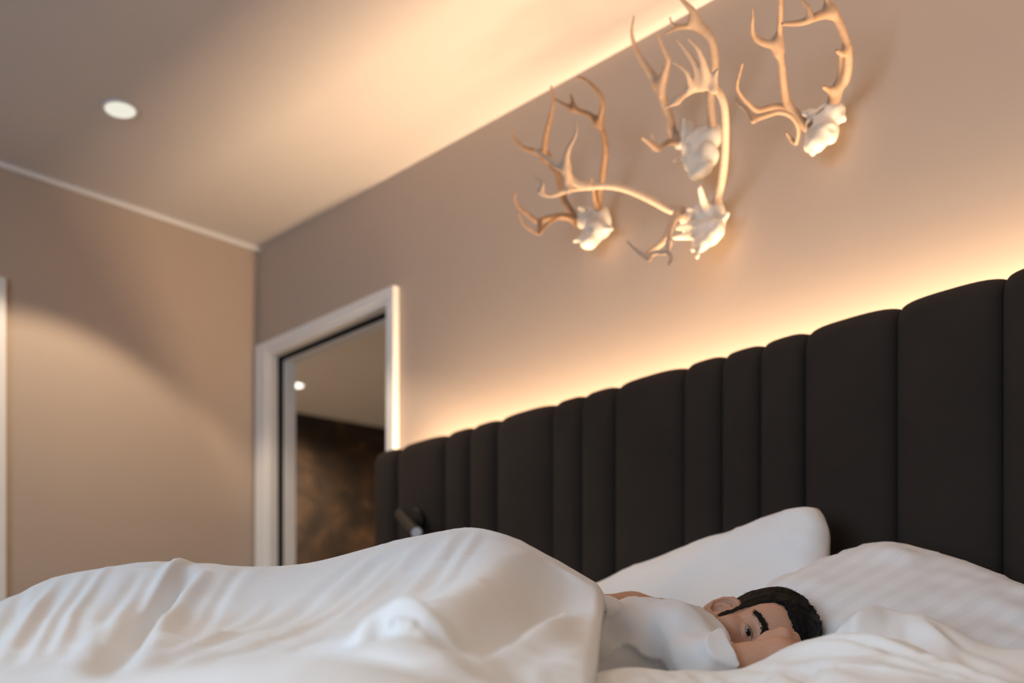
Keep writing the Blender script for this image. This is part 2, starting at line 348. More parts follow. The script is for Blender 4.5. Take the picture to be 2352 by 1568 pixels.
def cloth(name, pix, extra, u0, u1, d0, d1, nu, nd, creases, seed, thick, fade=None, minz=MZ+.012):
    pts = [tuple(P(u, v, d)) for u, v, d in pix] + extra
    f = tps(pts, 2e-5)
    us = np.linspace(0, 1, nu+1); ds = np.linspace(0, 1, nd+1)
    S, T = np.meshgrid(us, ds, indexing='ij')
    D = d0(S)*(1-T)+d1(S)*T if callable(d0) else d0+(d1-d0)*T
    Ulo = u0(D) if callable(u0) else u0; Uhi = u1(D) if callable(u1) else u1
    U = Ulo+(Uhi-Ulo)*S
    k = (U-U0)/F_PX
    X = (FW[0]+RT[0]*k)*D; Y = (FW[1]+RT[1]*k)*D
    q = np.stack([X.ravel(), Y.ravel()], 1)
    Z = f(q)
    dd_ = np.linspace(.8, 2.1, 500)
    def onsurf(u, v):                      # where the line of sight through a pixel first meets the smooth cloth
        kk = (u-U0)/F_PX; qq = np.stack([(FW[0]+RT[0]*kk)*dd_, (FW[1]+RT[1]*kk)*dd_], 1)
        hit = np.where(V0-(f(qq)-CAM_Z)/dd_*F_PX <= v)[0]; return qq[hit[0]] if len(hit) else qq[-60]
    for c in creases:
        pl = np.array([P(u, 1500, d)[:2] if d < 10 else onsurf(u, d) for u, d in c[0]]); amp, wid = c[1], c[2]
        dist, fr, side = seg_dist(q, pl)
        env = np.sin(np.pi*np.clip(fr, .0, 1))**.6 if len(c) < 4 else 1.0
        prof = np.exp(-(dist/wid)**2) - .55*np.exp(-((dist-1.5*wid)/(1.1*wid))**2)
        Z = Z+amp*env*prof
    x, y = q[:, 0], q[:, 1]
    ang = .9; xa = x*math.cos(ang)+y*math.sin(ang); ya = -x*math.sin(ang)+y*math.cos(ang)
    wp = vnoise(xa*3+5, ya*3, seed+9)*.25
    rid = 1-np.abs(vnoise(xa*3.0+wp*4, ya*10+wp*7, seed)); rid2 = 1-np.abs(vnoise(xa*15+wp*5, ya*7+3, seed+3))
    rid3 = 1-np.abs(vnoise(xa*5+wp*6, ya*24+wp*12, seed+5))
    Z = Z + .0030*(rid**4-.3) + .0010*(rid2**5-.3) + .0022*(rid3**6-.2)*np.clip(vnoise(x*4, y*4, seed+6)+.5, 0, 1) + .002*vnoise(x*6, y*6, seed+1)
    Z = np.maximum(Z, minz)
    # hang down beyond the mattress
    qx = np.maximum(0, np.maximum(MX0-.01-x, x-(MX1+.01))); qy = np.maximum(0, MY0-.01-y); qo = np.hypot(qx, qy)
    Z = np.where(qo > 0, Z-np.minimum(.40, 2.6*qo*qo/(qo+.03)+qo*.4), Z)
    if fade is not None: Z = fade(U.ravel(), D.ravel(), S.ravel(), T.ravel(), Z)
    V = np.stack([x, y, Z], 1)
    i = np.arange(nu)[:, None]*(nd+1)+np.arange(nd)[None, :]; i = i.ravel()
    Fq = np.stack([i, i+nd+1, i+nd+2, i+1], 1)
    o = meshobj(name, V, Fq, M['linen'], None, True, tuple(V.mean(0)*[1, 1, 0]+[0, 0, MZ]))
    if thick:
        sm = o.modifiers.new('thickness', 'SOLIDIFY'); sm.thickness = thick; sm.offset = 0 if thick < .01 else 1.0
        sm.offset = -1 if o.data.polygons[0].normal.z > 0 else 1
    return o
ridge = [(-300, 1480, 1.9), (-150, 1440, 1.9), (0, 1388, 1.9), (80, 1345, 1.95), (170, 1318, 1.98), (280, 1310, 2.0), (360, 1296, 2.0), (430, 1290, 2.0), (468, 1305, 2.02), (520, 1330, 2.08),
         (545, 1330, 2.1), (600, 1337, 2.12), (680, 1340, 2.12), (760, 1308, 2.1), (850, 1272, 2.08), (950, 1243, 2.05), (1030, 1220, 2.0), (1070, 1215, 2.0), (1130, 1220, 2.0),
         (1190, 1240, 2.0), (1250, 1278, 2.0), (1320, 1313, 2.0), (1380, 1345, 1.99)]
front = [(-250, 1600, 1.35), (-100, 1560, 1.3), (100, 1470, 1.55), (60, 1568, 1.15), (300, 1440, 1.62), (280, 1560, 1.15), (250, 1500, 1.4), (420, 1400, 1.75), (480, 1480, 1.45), (560, 1420, 1.72), (560, 1480, 1.42), (560, 1545, 1.2),
         (700, 1400, 1.75), (720, 1470, 1.42), (740, 1545, 1.2), (820, 1370, 1.75), (830, 1450, 1.45), (950, 1320, 1.8), (1000, 1380, 1.6), (1080, 1290, 1.8), (1100, 1370, 1.6),
         (1200, 1350, 1.75), (1230, 1430, 1.52), (1290, 1400, 1.75), (1300, 1470, 1.5), (1200, 1500, 1.34), (1300, 1560, 1.32), (1370, 1440, 1.7), (1370, 1520, 1.5), (1350, 1575, 1.3), (1150, 1440, 1.38), (1120, 1500, 1.3),
         (1100, 1590, 1.1), (1250, 1610, 1.05), (1350, 1630, 1.0),
         # lip of the fold
         (850, 1482, 1.16), (934, 1470, 1.17), (991, 1486, 1.17), (1049, 1517, 1.16), (900, 1505, 1.08), (980, 1512, 1.08), (950, 1540, 1.03), (1080, 1550, 1.1),
         (861, 1463, 1.27), (896, 1441, 1.28), (953, 1434, 1.29), (999, 1449, 1.28), (1032, 1487, 1.26), (860, 1442, 1.38), (900, 1426, 1.40), (960, 1414, 1.42), (1030, 1430, 1.40), (1062, 1472, 1.31), (815, 1482, 1.27),
         # nearest swell
         (-100, 1600, .98), (100, 1580, .97), (250, 1560, .95), (400, 1537, .94), (550, 1520, .93), (700, 1511, .93), (820, 1513, .93), (920, 1530, .94), (1000, 1553, .95), (1060, 1585, .95),
         (150, 1610, 1.06), (350, 1590, 1.06), (550, 1570, 1.06), (750, 1575, 1.05), (900, 1590, 1.03),
         (200, 1650, .80), (500, 1620, .78), (800, 1620, .78), (1000, 1650, .78), (1200, 1690, .8), (1350, 1700, .8)]
ex = []
for u, v, d in ridge:
    z = P(u, v, d)[2]
    a = P(u, v, d+.16); ex.append((a[0], a[1], z-.07)); a = P(u, v, d+.34); ex.append((a[0], a[1], max(MZ+.05, z-.22)))
    a = P(u, v, d+.6); ex.append((a[0], a[1], MZ+.04))
cre = [([(436, 1298), (415, 1345), (390, 1375), (330, 1440), (285, 1490), (235, 1560)], -.018, .020), ([(472, 1312), (442, 1352), (400, 1400), (340, 1470)], .015, .016), ([(425, 2.0), (395, 1.9), (340, 1.7)], .010, .012),
       # valley and roll of the turned-back flap
       ([(1316, 1322), (1292, 1352), (1260, 1388), (1202, 1413), (1144, 1442), (1098, 1478), (1062, 1510)], -.050, .045), ([(1310, 1385), (1284, 1432), (1240, 1456), (1183, 1478), (1125, 1502), (1087, 1528)], .024, .022),
       # groove of the small arched fold
       ([(848, 1480), (880, 1458), (934, 1450), (985, 1462), (1030, 1494)], -.042, .016)]
# long fine pulls running down the slopes
for u_, d_, u2, d2, a_ in ((980, 1.93, 760, 1.6, 7), (1060, 1.95, 900, 1.6, 7), (1020, 1.97, 760, 1.75, -6), (1100, 1.95, 1000, 1.66, 6), (920, 1.9, 640, 1.5, 6), (860, 1.95, 600, 1.6, -5), 
                           (140, 1.9, 20, 1.5, 7), (250, 1.93, 120, 1.45, 7), (330, 1.9, 220, 1.45, -7), (60, 1.9, -40, 1.5, -6), (380, 1.9, 280, 1.55, 6), (200, 1.9, 60, 1.4, 5), (300, 1.8, 150, 1.3, 6), (110, 1.8, -30, 1.35, 5),
                           (620, 1.8, 420, 1.4, 6), (700, 1.6, 420, 1.25, 7), (560, 1.95, 430, 1.55, -6), (800, 1.45, 560, 1.25, -6), (680, 1.8, 460, 1.5, 5), (600, 1.45, 380, 1.2, 5), (540, 1.6, 380, 1.35, 5),
                           (760, 1.0, 500, .96, 4), (900, 1.06, 1040, 1.0, 4), (1240, 1.30, 1250, 1.2, 3)):
    um, dm = (u_+u2)/2+rng.uniform(-25, 25), (d_+d2)/2+rng.uniform(-.03, .03)
    cre.append(([(u_, d_), (um, dm), (u2, d2)], a_*.00075, rng.uniform(.009, .015)))
def hem(U, D, S, T, Z):
    e = np.clip((U-(hemu(D)-26))/26, 0, 1); Z = Z-.028*(1-np.sqrt(np.maximum(0, 1-e**2)))
    e2 = np.clip((T-.94)/.06, 0, 1); return Z-.03*e2
def hemu(D): return 1362+np.clip((D-1.25)/.75, -.6, 1.4)*32
dv = cloth('duvet', ridge+front, ex, -700, hemu, .60, 2.52, 430, 400, cre, 3, .022, hem)
tag(dv, 'rumpled white duvet humped over the lying man', 'duvet')

rs1 = [(1400, 1548, 1.66), (1480, 1545, 1.68), (1560, 1548, 1.71), (1640, 1562, 1.74), (1690, 1548, 1.76), (1733, 1516, 1.77), (1776, 1486, 1.77), (1831, 1472, 1.77), (1882, 1466, 1.76), (1946, 1460, 1.75),
       (2032, 1450, 1.72), (2074, 1452, 1.70), (2138, 1484, 1.66), (2223, 1530, 1.6), (2352, 1560, 1.55), (2500, 1590, 1.5)]
rs1 = [(u, v+(0 if u < 1660 else 32 if u < 2000 else 18), d) for u, v, d in rs1]
rs2 = [(1890, 1452, 1.88), (1990, 1400, 1.93), (2049, 1403, 1.92), (2117, 1412, 1.90), (2202, 1446, 1.87), (2266, 1476, 1.84), (2352, 1487, 1.82), (2500, 1500, 1.8)]
val = [(1960, 1475, 1.84), (2040, 1475, 1.83), (2120, 1480, 1.80), (2200, 1525, 1.74), (2300, 1550, 1.68)]
fr2 = [(1500, 1590, 1.4), (1600, 1568, 1.5), (1700, 1590, 1.6), (1800, 1545, 1.6), (1900, 1530, 1.55), (2000, 1510, 1.5), (2100, 1530, 1.48), (2200, 1560, 1.45), (1800, 1568, 1.4), (1950, 1565, 1.35), (2100, 1568, 1.3),
       (1400, 1650, 1.2), (1600, 1640, 1.15), (1800, 1630, 1.1), (2000, 1630, 1.1), (2200, 1630, 1.1), (2400, 1640, 1.1), (1500, 1690, .8), (1900, 1690, .8), (2300, 1690, .8)]
ex2 = []
for u, v, d in rs1[:9]:
    a = P(u, v, d+.09); z = P(u, v, d)[2]; ex2.append((a[0], a[1], z-.05)); a = P(u, v, d+.2); ex2.append((a[0], a[1], MZ+.03))
for u, v, d in rs2:
    a = P(u, v, d+.12); z = P(u, v, d)[2]; ex2.append((a[0], a[1], z-.06))
cre2 = [([(1760, 1.73), (1900, 1.68), (2050, 1.6), (2200, 1.5)], -.010, .018), ([(1720, 1.64), (1850, 1.58), (2000, 1.50)], .008, .022), ([(1980, 1.92), (1960, 1.84), (1940, 1.78)], .010, .02),
        ([(2060, 1.9), (2090, 1.82), (2160, 1.72)], -.014, .022), ([(2120, 1.6), (2230, 1.52), (2350, 1.46)], .012, .02), ([(1820, 1.5), (1850, 1.42), (1900, 1.32)], -.012, .02), ([(1700, 1.6), (1780, 1.5), (1860, 1.4)], .008, .02)]
for u_, d_, u2, d2, a_ in ((1700, 1.7, 1960, 1.42, -6), (1760, 1.72, 2080, 1.50, 6), (1850, 1.72, 2200, 1.55, -6), (1560, 1.66, 1660, 1.42, 6), (1480, 1.64, 1520, 1.42, -5), (1620, 1.68, 1790, 1.40, 6), (1420, 1.62, 1430, 1.4, 5),
                           (1950, 1.55, 2300, 1.40, 7), (1900, 1.48, 2200, 1.34, -7), (2100, 1.86, 2280, 1.72, 6), (2040, 1.90, 2040, 1.78, -6), (1990, 1.88, 1930, 1.80, 5), (2160, 1.84, 2330, 1.64, -6), (1700, 1.55, 1760, 1.36, -6)):
    cre2.append(([(u_, d_), ((u_+u2)/2+rng.uniform(-25, 25), (d_+d2)/2+rng.uniform(-.02, .02)), (u2, d2)], a_*.0010, rng.uniform(.010, .016)))
def sms(a, b, t): t = np.clip((t-a)/(b-a), 0, 1); return t*t*(3-2*t)
def sheetfade(U, D, S, T, Z):
    e2 = np.clip((T-.95)/.05, 0, 1); return Z-.04*e2*(Z > MZ+.05)
sh = cloth('crumpled_bed_sheet', rs1+rs2+val+fr2, ex2, 1290, 2900, lambda s: .68+0*s, lambda s: 1.86+.12*sms(.30, .46, s)-.10*np.clip((s-.6)/.4, 0, 1), 340, 260, cre2, 21, .010, sheetfade)
tag(sh, 'crumpled white sheet bunched in front of the man\'s arm', 'bed sheet')

# ------------------------------------------------------------------ pillows
def pillow(name, center, ex_, ey_, a, b, T, label, matn, seed, uvrot=0, sag=0.0, warp=None, group=None):
    ex_ = np.array(ex_, float); ex_ /= np.linalg.norm(ex_); ey_ = np.array(ey_, float); ey_ -= ex_*(ey_@ex_); ey_ /= np.linalg.norm(ey_); ez_ = np.cross(ex_, ey_)
    N = 56; V = []; UV = []
    g_ = np.linspace(-1, 1, N+1); S, Tt = np.meshgrid(g_, g_, indexing='ij')
    S = np.sign(S)*np.abs(S)**.85; Tt = np.sign(Tt)*np.abs(Tt)**.85
    cr_ = np.maximum(0, np.abs(S*Tt)-.62)/.38; px = a*S*(1-.03*(1-Tt**2)-.09*cr_**1.5); py = b*Tt*(1-.04*(1-S**2)-.10*cr_**1.5)
    hgt = T*(np.maximum(0, 1-np.abs(S)**3.2)**.5)*(np.maximum(0, 1-np.abs(Tt)**3.2)**.5)
    nz = vnoise(S*2.2+7, Tt*2.2, seed)*.012+vnoise(S*5, Tt*5, seed+1)*.005
    edge = np.exp(-((1-np.abs(S))/.22)**2)+np.exp(-((1-np.abs(Tt))/.25)**2)
    wr = (1-np.abs(vnoise(S*9+Tt*2, Tt*9-S*2, seed+2)))**3*.006*np.clip(edge, 0, 1)
    P1 = []; 
    for sgn in (1, -1):
        z = sgn*(hgt+(nz+wr)*np.clip(hgt/T*2, 0, 1))
        loc = np.stack([px, py, z], -1)
        if sag: loc[..., 2] -= sag*(px/a)**2
        if warp: loc = warp(loc, S, Tt, sgn)
        P1.append(np.asarray(center)+loc[..., :1]*ex_+loc[..., 1:2]*ey_+loc[..., 2:3]*ez_)
    n1 = (N+1)**2
    V = np.concatenate([P1[0].reshape(-1, 3), P1[1].reshape(-1, 3)])
    i = (np.arange(N)[:, None]*(N+1)+np.arange(N)[None, :]).ravel()
    Fa = np.stack([i, i+N+1, i+N+2, i+1], 1); Fb = np.stack([i, i+1, i+N+2, i+N+1], 1)+n1
    Fq = np.concatenate([Fa, Fb])
    o = meshobj(name, V, Fq, M[matn], None, True, tuple(center))
    uvl = o.data.uv_layers.new(name='UVMap'); uu = np.concatenate([np.stack([(S.ravel()+1)/2, (Tt.ravel()+1)/2], 1)]*2)
    if uvrot: uu = uu[:, ::-1]
    li = np.empty(len(o.data.loops), np.int32); o.data.loops.foreach_get('vertex_index', li); uvl.data.foreach_set('uv', uu[li].astype(np.float32).ravel())
    bm = bmesh.new(); bm.from_mesh(o.data); bmesh.ops.remove_doubles(bm, verts=bm.verts, dist=.0004); bm.to_mesh(o.data); bm.free()
    tag(o, label, 'pillow', group); return o
# leaning against the headboard behind the man
pc = PY(1906, 1138, 2.20)                       # its high corner
exv = np.array([1.0, .03, .20]); eyv = np.array([.0, .40, 1.0])
exn = exv/np.linalg.norm(exv); eyn = eyv-exn*(eyv@exn); eyn /= np.linalg.norm(eyn)
PA, PB = .36, .255
pillow('pillow', pc-exn*PA*.985-eyn*PB*.985, exv, eyv, PA, PB, .085, 'plain white pillow propped upright against the dark headboard', 'linen', 31)
# plump striped pillow beside the man's head
pcen = P(2112, 1472, 2.20)
pillow('pillow', pcen, [1, -.10, -.43], [.10, .80, .42], .31, .22, .112, 'plump white pillow with woven stripes to one side of the man\'s head', 'stripe', 41, 0)
# under the head
def dent(loc, S, Tt, sgn):
    if sgn > 0: loc[..., 2] -= .05*np.exp(-((loc[..., 0]+.02)**2+(loc[..., 1]-.02)**2)/.012)
    return loc
pc3 = P(1850, 1530, 2.15)
pillow('pillow', (pc3[0], pc3[1], MZ+.115), [.92, .38, .20], [-.38, .92, .1], .30, .21, .075, 'flattened white pillow under the man\'s dark hair', 'linen', 51, 0, 0, dent)

# ------------------------------------------------------------------ signed distance modelling
class Field:
    def __init__(s, lo, hi, h):
        s.lo = np.array(lo, float); s.h = h; s.n = np.ceil((np.array(hi)-s.lo)/h).astype(int)+1
        s.F = np.full(s.n, 1.0, np.float32); s.ax = [(s.lo[i]+h*np.arange(s.n[i])).astype(np.float32) for i in range(3)]
    def win(s, lo, hi, m):
        i0 = np.clip(np.floor((np.array(lo)-m-s.lo)/s.h).astype(int), 0, s.n-1); i1 = np.clip(np.ceil((np.array(hi)+m-s.lo)/s.h).astype(int)+1, 1, s.n)
        if (i1 <= i0).any(): return None
        sl = tuple(slice(a, b) for a, b in zip(i0, i1)); return sl, (s.ax[0][sl[0]][:, None, None], s.ax[1][sl[1]][None, :, None], s.ax[2][sl[2]][None, None, :])
    def put(s, sl, d, k, sub):
        A = s.F[sl]
        if sub:
            d = -d
            if k > 0: hh = np.clip(.5-.5*(A-d)/k, 0, 1); s.F[sl] = A*(1-hh)+d*hh+k*hh*(1-hh)
            else: s.F[sl] = np.maximum(A, d)
        else:
            if k > 0: hh = np.clip(.5+.5*(A-d)/k, 0, 1); s.F[sl] = A*(1-hh)+d*hh-k*hh*(1-hh)
            else: s.F[sl] = np.minimum(A, d)
    def cone(s, a, b, ra, rb, k=0.01, sub=False):
        a = np.array(a, float); b = np.array(b, float); r = max(ra, rb)
        wv = s.win(np.minimum(a, b)-r, np.maximum(a, b)+r, k+3*s.h)
        if wv is None: return
        sl, (X, Y, Z) = wv; d = b-a; L2 = d@d+1e-12
        t = np.clip(((X-a[0])*d[0]+(Y-a[1])*d[1]+(Z-a[2])*d[2])/L2, 0, 1)
        dd = np.sqrt((X-a[0]-t*d[0])**2+(Y-a[1]-t*d[1])**2+(Z-a[2]-t*d[2])**2)-(ra+(rb-ra)*t)
        s.put(sl, dd.astype(np.float32), k, sub)
    def ell(s, c, r, R=None, k=0.01, sub=False):
        c = np.array(c, float); r = np.array(r, float); R = np.eye(3) if R is None else R    # rows of R are the local axes in the world
        m = r.max(); wv = s.win(c-m, c+m, k+3*s.h)
        if wv is None: return
        sl, (X, Y, Z) = wv; X = X-c[0]; Y = Y-c[1]; Z = Z-c[2]
        q = [(R[i][0]*X+R[i][1]*Y+R[i][2]*Z) for i in range(3)]
        k0 = np.sqrt(sum((q[i]/r[i])**2 for i in range(3))); k1 = np.sqrt(sum((q[i]/r[i]**2)**2 for i in range(3)))+1e-9
        s.put(sl, (k0*(k0-1)/k1).astype(np.float32), k, sub)
    def tube(s, pts, r, k=0.008):
        for i in range(len(pts)-1): s.cone(pts[i], pts[i+1], r[i], r[i+1], k)
    def mesh(s):
        F = s.F; ins = F < 0
        c = np.zeros(np.array(F.shape)-1, np.uint8)
        for i in (0, 1):
            for j in (0, 1):
                for k in (0, 1): c += ins[i:F.shape[0]-1+i, j:F.shape[1]-1+j, k:F.shape[2]-1+k]
        act = np.argwhere((c > 0) & (c < 8)); idx = np.full(c.shape, -1, np.int32); idx[tuple(act.T)] = np.arange(len(act))
        pos = np.zeros((len(act), 3)); cnt = np.zeros(len(act))
        cs = [(i, j, k) for i in (0, 1) for j in (0, 1) for k in (0, 1)]
        for a in cs:
            for ax_ in range(3):
                if a[ax_] == 0:
                    b = list(a); b[ax_] = 1
                    fa = F[tuple((act+a).T)]; fb = F[tuple((act+b).T)]; m = (fa < 0) != (fb < 0)
                    t = np.where(m, fa/np.where(m, fa-fb, 1), 0)
                    p = np.array(a)+t[:, None]*(np.array(b)-np.array(a)); pos[m] += p[m]; cnt += m
        V = s.lo+s.h*(act+pos/cnt[:, None])
        quads = []
        for ax_ in range(3):
            a1, a2 = (ax_+1) % 3, (ax_+2) % 3
            s0 = [slice(None)]*3; s1 = [slice(None)]*3; s0[ax_] = slice(0, -1); s1[ax_] = slice(1, None)
            x = np.argwhere(ins[tuple(s0)] != ins[tuple(s1)])
            x = x[(x[:, a1] > 0) & (x[:, a2] > 0) & (x[:, a1] < F.shape[a1]-1) & (x[:, a2] < F.shape[a2]-1)]
            def I(o1, o2):
                y = x.copy(); y[:, a1] -= o1; y[:, a2] -= o2; return idx[tuple(y.T)]
            q = np.stack([I(1, 1), I(0, 1), I(0, 0), I(1, 0)], 1); fl = ~ins[tuple(x.T)]
            q[fl] = q[fl][:, ::-1]; quads.append(q)
        return V, np.concatenate(quads)
def set_attr(o, name, vals):
    a = o.data.attributes.new(name, 'FLOAT', 'POINT'); a.data.foreach_set('value', np.asarray(vals, np.float32))
def relax(V, Fq, it=2, lam=.5):
    e = np.concatenate([Fq[:, [0, 1]], Fq[:, [1, 2]], Fq[:, [2, 3]], Fq[:, [3, 0]]])
    for _ in range(it):
        acc = np.zeros_like(V); cn = np.zeros(len(V))
        for a, b in ((0, 1), (1, 0)):
            for k in range(3): acc[:, k] += np.bincount(e[:, a], V[e[:, b], k], len(V))
            cn += np.bincount(e[:, a], minlength=len(V))
        V = V*(1-lam)+lam*acc/np.maximum(cn, 1)[:, None]
    return V

# ------------------------------------------------------------------ antler trophies on the wall (outline from the photo, depth out from the wall)
def W3(u, v, off): return PY(u, v, YB-off)
def antler(parent, lines, h=.0028):
    """lines: (pixel polyline, off0, off1, r0, r1, tint0, tint1)"""
    pts = []
    for ln in lines:
        pl, o0, o1, r0, r1 = ln[:5]; t0 = t1 = TINT[parent.name]; A_ = np.array([pl[0]]+list(pl)+[pl[-1]], float); sp = []
        for i in range(1, len(A_)-2):                  # smooth curve through the traced points
            for t in (0, .34, .67):
                a_, b_, c_, d_ = A_[i-1], A_[i], A_[i+1], A_[i+2]
                sp.append(tuple(.5*(2*b_+(c_-a_)*t+(2*a_-5*b_+4*c_-d_)*t*t+(3*b_-a_-3*c_+d_)*t**3)))
        pl = sp+[tuple(A_[-1])]; n_ = len(pl); L = np.r_[0, np.cumsum([math.dist(pl[i], pl[i+1]) for i in range(n_-1)])]; L = L/L[-1]
        pts.append(([W3(u, v, o0+(o1-o0)*t) for (u, v), t in zip(pl, L)], [(r0+(r1-r0)*t)*(.00112-.00020*t) for t in L], L, t0, t1))
    allp = np.array([p for q in pts for p in q[0]]); fld = Field(allp.min(0)-.03, allp.max(0)+.03, h)
    for q in pts:                                    # each tine is a plain tube, blended into the others only where they meet
        one = Field(allp.min(0)-.03, allp.max(0)+.03, h); one.tube(q[0], [max(r, .0030) for r in q[1]], 0); fld.put(tuple(slice(0, j) for j in fld.n), one.F, .014, False)
    V, Fq = fld.mesh(); V = relax(V, Fq, 2)
    best = np.full(len(V), 9.0); tint = np.zeros(len(V))
    for q in pts:
        for i in range(len(q[0])-1):
            a, b = q[0][i], q[0][i+1]; d = b-a; t = np.clip(((V-a)@d)/(d@d+1e-12), 0, 1); dd = np.linalg.norm(V-a-t[:, None]*d, axis=1)
            f = q[2][i]+(q[2][i+1]-q[2][i])*t; m = dd < best; best[m] = dd[m]; tint[m] = (q[3]+(q[4]-q[3])*f)[m]
    o = meshobj('antler', V, Fq, M['antler'], parent, True, tuple(V.mean(0)))
    set_attr(o, 'tint', tint); return o
def skull(parent, blobs, cuts, spikes=()):
    """blobs: (u,v,off,ru,rv,ry) radii in px, ry in m"""
    cs = [(W3(u, v, off), np.array([ru, 0, rv])*(YB/ray(u, v)[1])/F_PX*np.array([1.22, 0, 1.0])+np.array([0, ry*.62, 0])) for u, v, off, ru, rv, ry in blobs]
    A = np.array([c for c, r in cs]); fld = Field(A.min(0)-.09, A.max(0)+.09, .003)
    for c, r in cs: fld.ell(c, r, None, .014)
    for (a, oa, b, ob, r0, r1) in spikes: fld.cone(W3(*a, oa), W3(*b, ob), r0, r1, .008)
    for (u, v, off, ru) in cuts: rr = ru*(YB/ray(u, v)[1])/F_PX; fld.ell(W3(u, v, off-.022), np.array([rr*1.2, rr*2.2, rr]), None, .004, True)
    V, Fq = fld.mesh(); V = relax(V, Fq, 1); V[:, 1] = np.minimum(V[:, 1], YB-.0005)
    nn = np.array([vnoise(np.array([v[0]*48]), np.array([v[2]*48]), 5)[0] for v in V]); V = V+(nn*.0042)[:, None]*np.array([0, -1, .4])
    o = meshobj('skull', V, Fq, M['bone'], parent, True, tuple(V.mean(0))); set_attr(o, 'tint', np.clip(.10+.25*nn, 0, 1)); return o
G_ = 'reindeer skulls mounted on the wall'
TINT = {}
def trophy(u, v, tint, label): e = empty('antler_trophy', tuple(W3(u, v, 0))); tag(e, label, 'trophy', G_); TINT[e.name] = tint; return e
# --- A
t_ = trophy(1365, 525, 0.44, 'bleached reindeer skull with brown antlers nearest the doorway')
skull(t_, [(1372, 508, .050, 26, 30, .045), (1362, 535, .070, 26, 24, .045), (1352, 556, .085, 17, 14, .035), (1338, 504, .060, 13, 20, .030), (1385, 520, .04, 16, 25, .035), (1378, 490, .04, 18, 16, .035)],
      [(1347, 524, .13, 8), (1388, 548, .11, 6)], [((1340, 545), .08, (1318, 553), .11, .008, .004), ((1352, 484), .06, (1330, 478), .10, .008, .005), ((1390, 520), .06, (1403, 525), .07, .010, .006)])
antler(t_, [([(1372, 484), (1375, 474), (1378, 456), (1377, 440), (1383, 416), (1386, 389), (1390, 358), (1390, 334), (1384, 303), (1375, 280)], .06, .20, 9, 8, .35, .5),
            ([(1375, 280), (1352, 263), (1315, 249), (1294, 239), (1275, 228)], .20, .27, 8, 4, .5, .85), ([(1317, 249), (1316, 235), (1311, 216)], .24, .25, 5, 3, .8, .95),
            ([(1375, 280), (1379, 270), (1384, 242), (1378, 217), (1361, 196), (1343, 182), (1328, 178)], .20, .30, 7, 4, .6, .9), ([(1370, 478), (1364, 444), (1358, 410)], .08, .20, 6, 3, .25, .95)])
antler(t_, [([(1330, 500), (1318, 494), (1309, 481), (1297, 462), (1291, 444), (1286, 419), (1280, 398), (1266, 380), (1254, 361)], .06, .16, 9, 9, .6, .6),
            ([(1254, 361), (1251, 340), (1256, 303), (1265, 266), (1271, 236), (1268, 211), (1266, 197)], .16, .30, 9, 3.2, .55, .95),
            ([(1254, 361), (1227, 347), (1205, 341), (1187, 324), (1179, 309), (1178, 297)], .16, .26, 8, 3, .45, .95),
            ([(1321, 502), (1288, 496), (1254, 502), (1233, 508), (1211, 490), (1190, 474), (1182, 456), (1185, 441)], .08, .26, 9, 3.5, .6, .95),
            ([(1321, 515), (1309, 502), (1282, 499), (1254, 518), (1239, 536), (1223, 530), (1202, 514), (1191, 487)], .10, .28, 6, 3, .2, .75), ([(1240, 508), (1240, 525), (1239, 536)], .22, .26, 7, 6, .7, .3)])
# --- B
t_ = trophy(1610, 350, 0.28, 'bleached reindeer skull with nose hole, highest above the middle, antlers reaching the ceiling')
skull(t_, [(1608, 332, .06, 40, 34, .045), (1610, 364, .085, 36, 34, .045), (1609, 390, .10, 27, 21, .035), (1568, 326, .05, 18, 16, .03), (1640, 310, .05, 16, 26, .03), (1582, 300, .05, 12, 20, .03)],
      [(1609, 388, .155, 7), (1612, 345, .155, 9)], [((1578, 305), .05, (1572, 272), .08, .014, .003), ((1580, 355), .08, (1550, 372), .12, .007, .004)])
antler(t_, [([(1562, 322), (1550, 312), (1543, 298), (1538, 268), (1528, 242), (1520, 217), (1512, 191)], .05, .18, 11, 10, .15, .4),
            ([(1512, 191), (1494, 166), (1477, 143), (1461, 115), (1455, 97), (1451, 71), (1456, 38)], .18, .30, 10, 3, .2, .85),
            ([(1520, 217), (1522, 190), (1530, 158), (1535, 138), (1525, 115), (1510, 77)], .17, .28, 10, 3.5, .12, .75), ([(1512, 191), (1524, 175), (1530, 158)], .18, .2, 10, 9, .1, .1),
            ([(1560, 325), (1533, 327), (1512, 342), (1497, 334), (1474, 316)], .06, .20, 9, 3.5, .3, .8), ([(1503, 338), (1499, 325), (1497, 306)], .14, .17, 5, 3, .4, .8)])
antler(t_, [([(1640, 310), (1637, 295), (1633, 255), (1632, 222), (1636, 190), (1641, 160), (1642, 140), (1640, 118), (1635, 92), (1622, 72), (1604, 54), (1594, 42)], .05, .26, 10, 10, .35, .15),
            ([(1622, 72), (1605, 64), (1589, 60), (1563, 61), (1545, 56), (1539, 41)], .22, .30, 9, 3, .2, .6), ([(1563, 61), (1545, 68), (1530, 76)], .28, .33, 5, 3, .3, .7),
            ([(1594, 42), (1590, 25), (1579, 13), (1566, 0), (1552, -14)], .26, .32, 9, 3, .5, .95)])
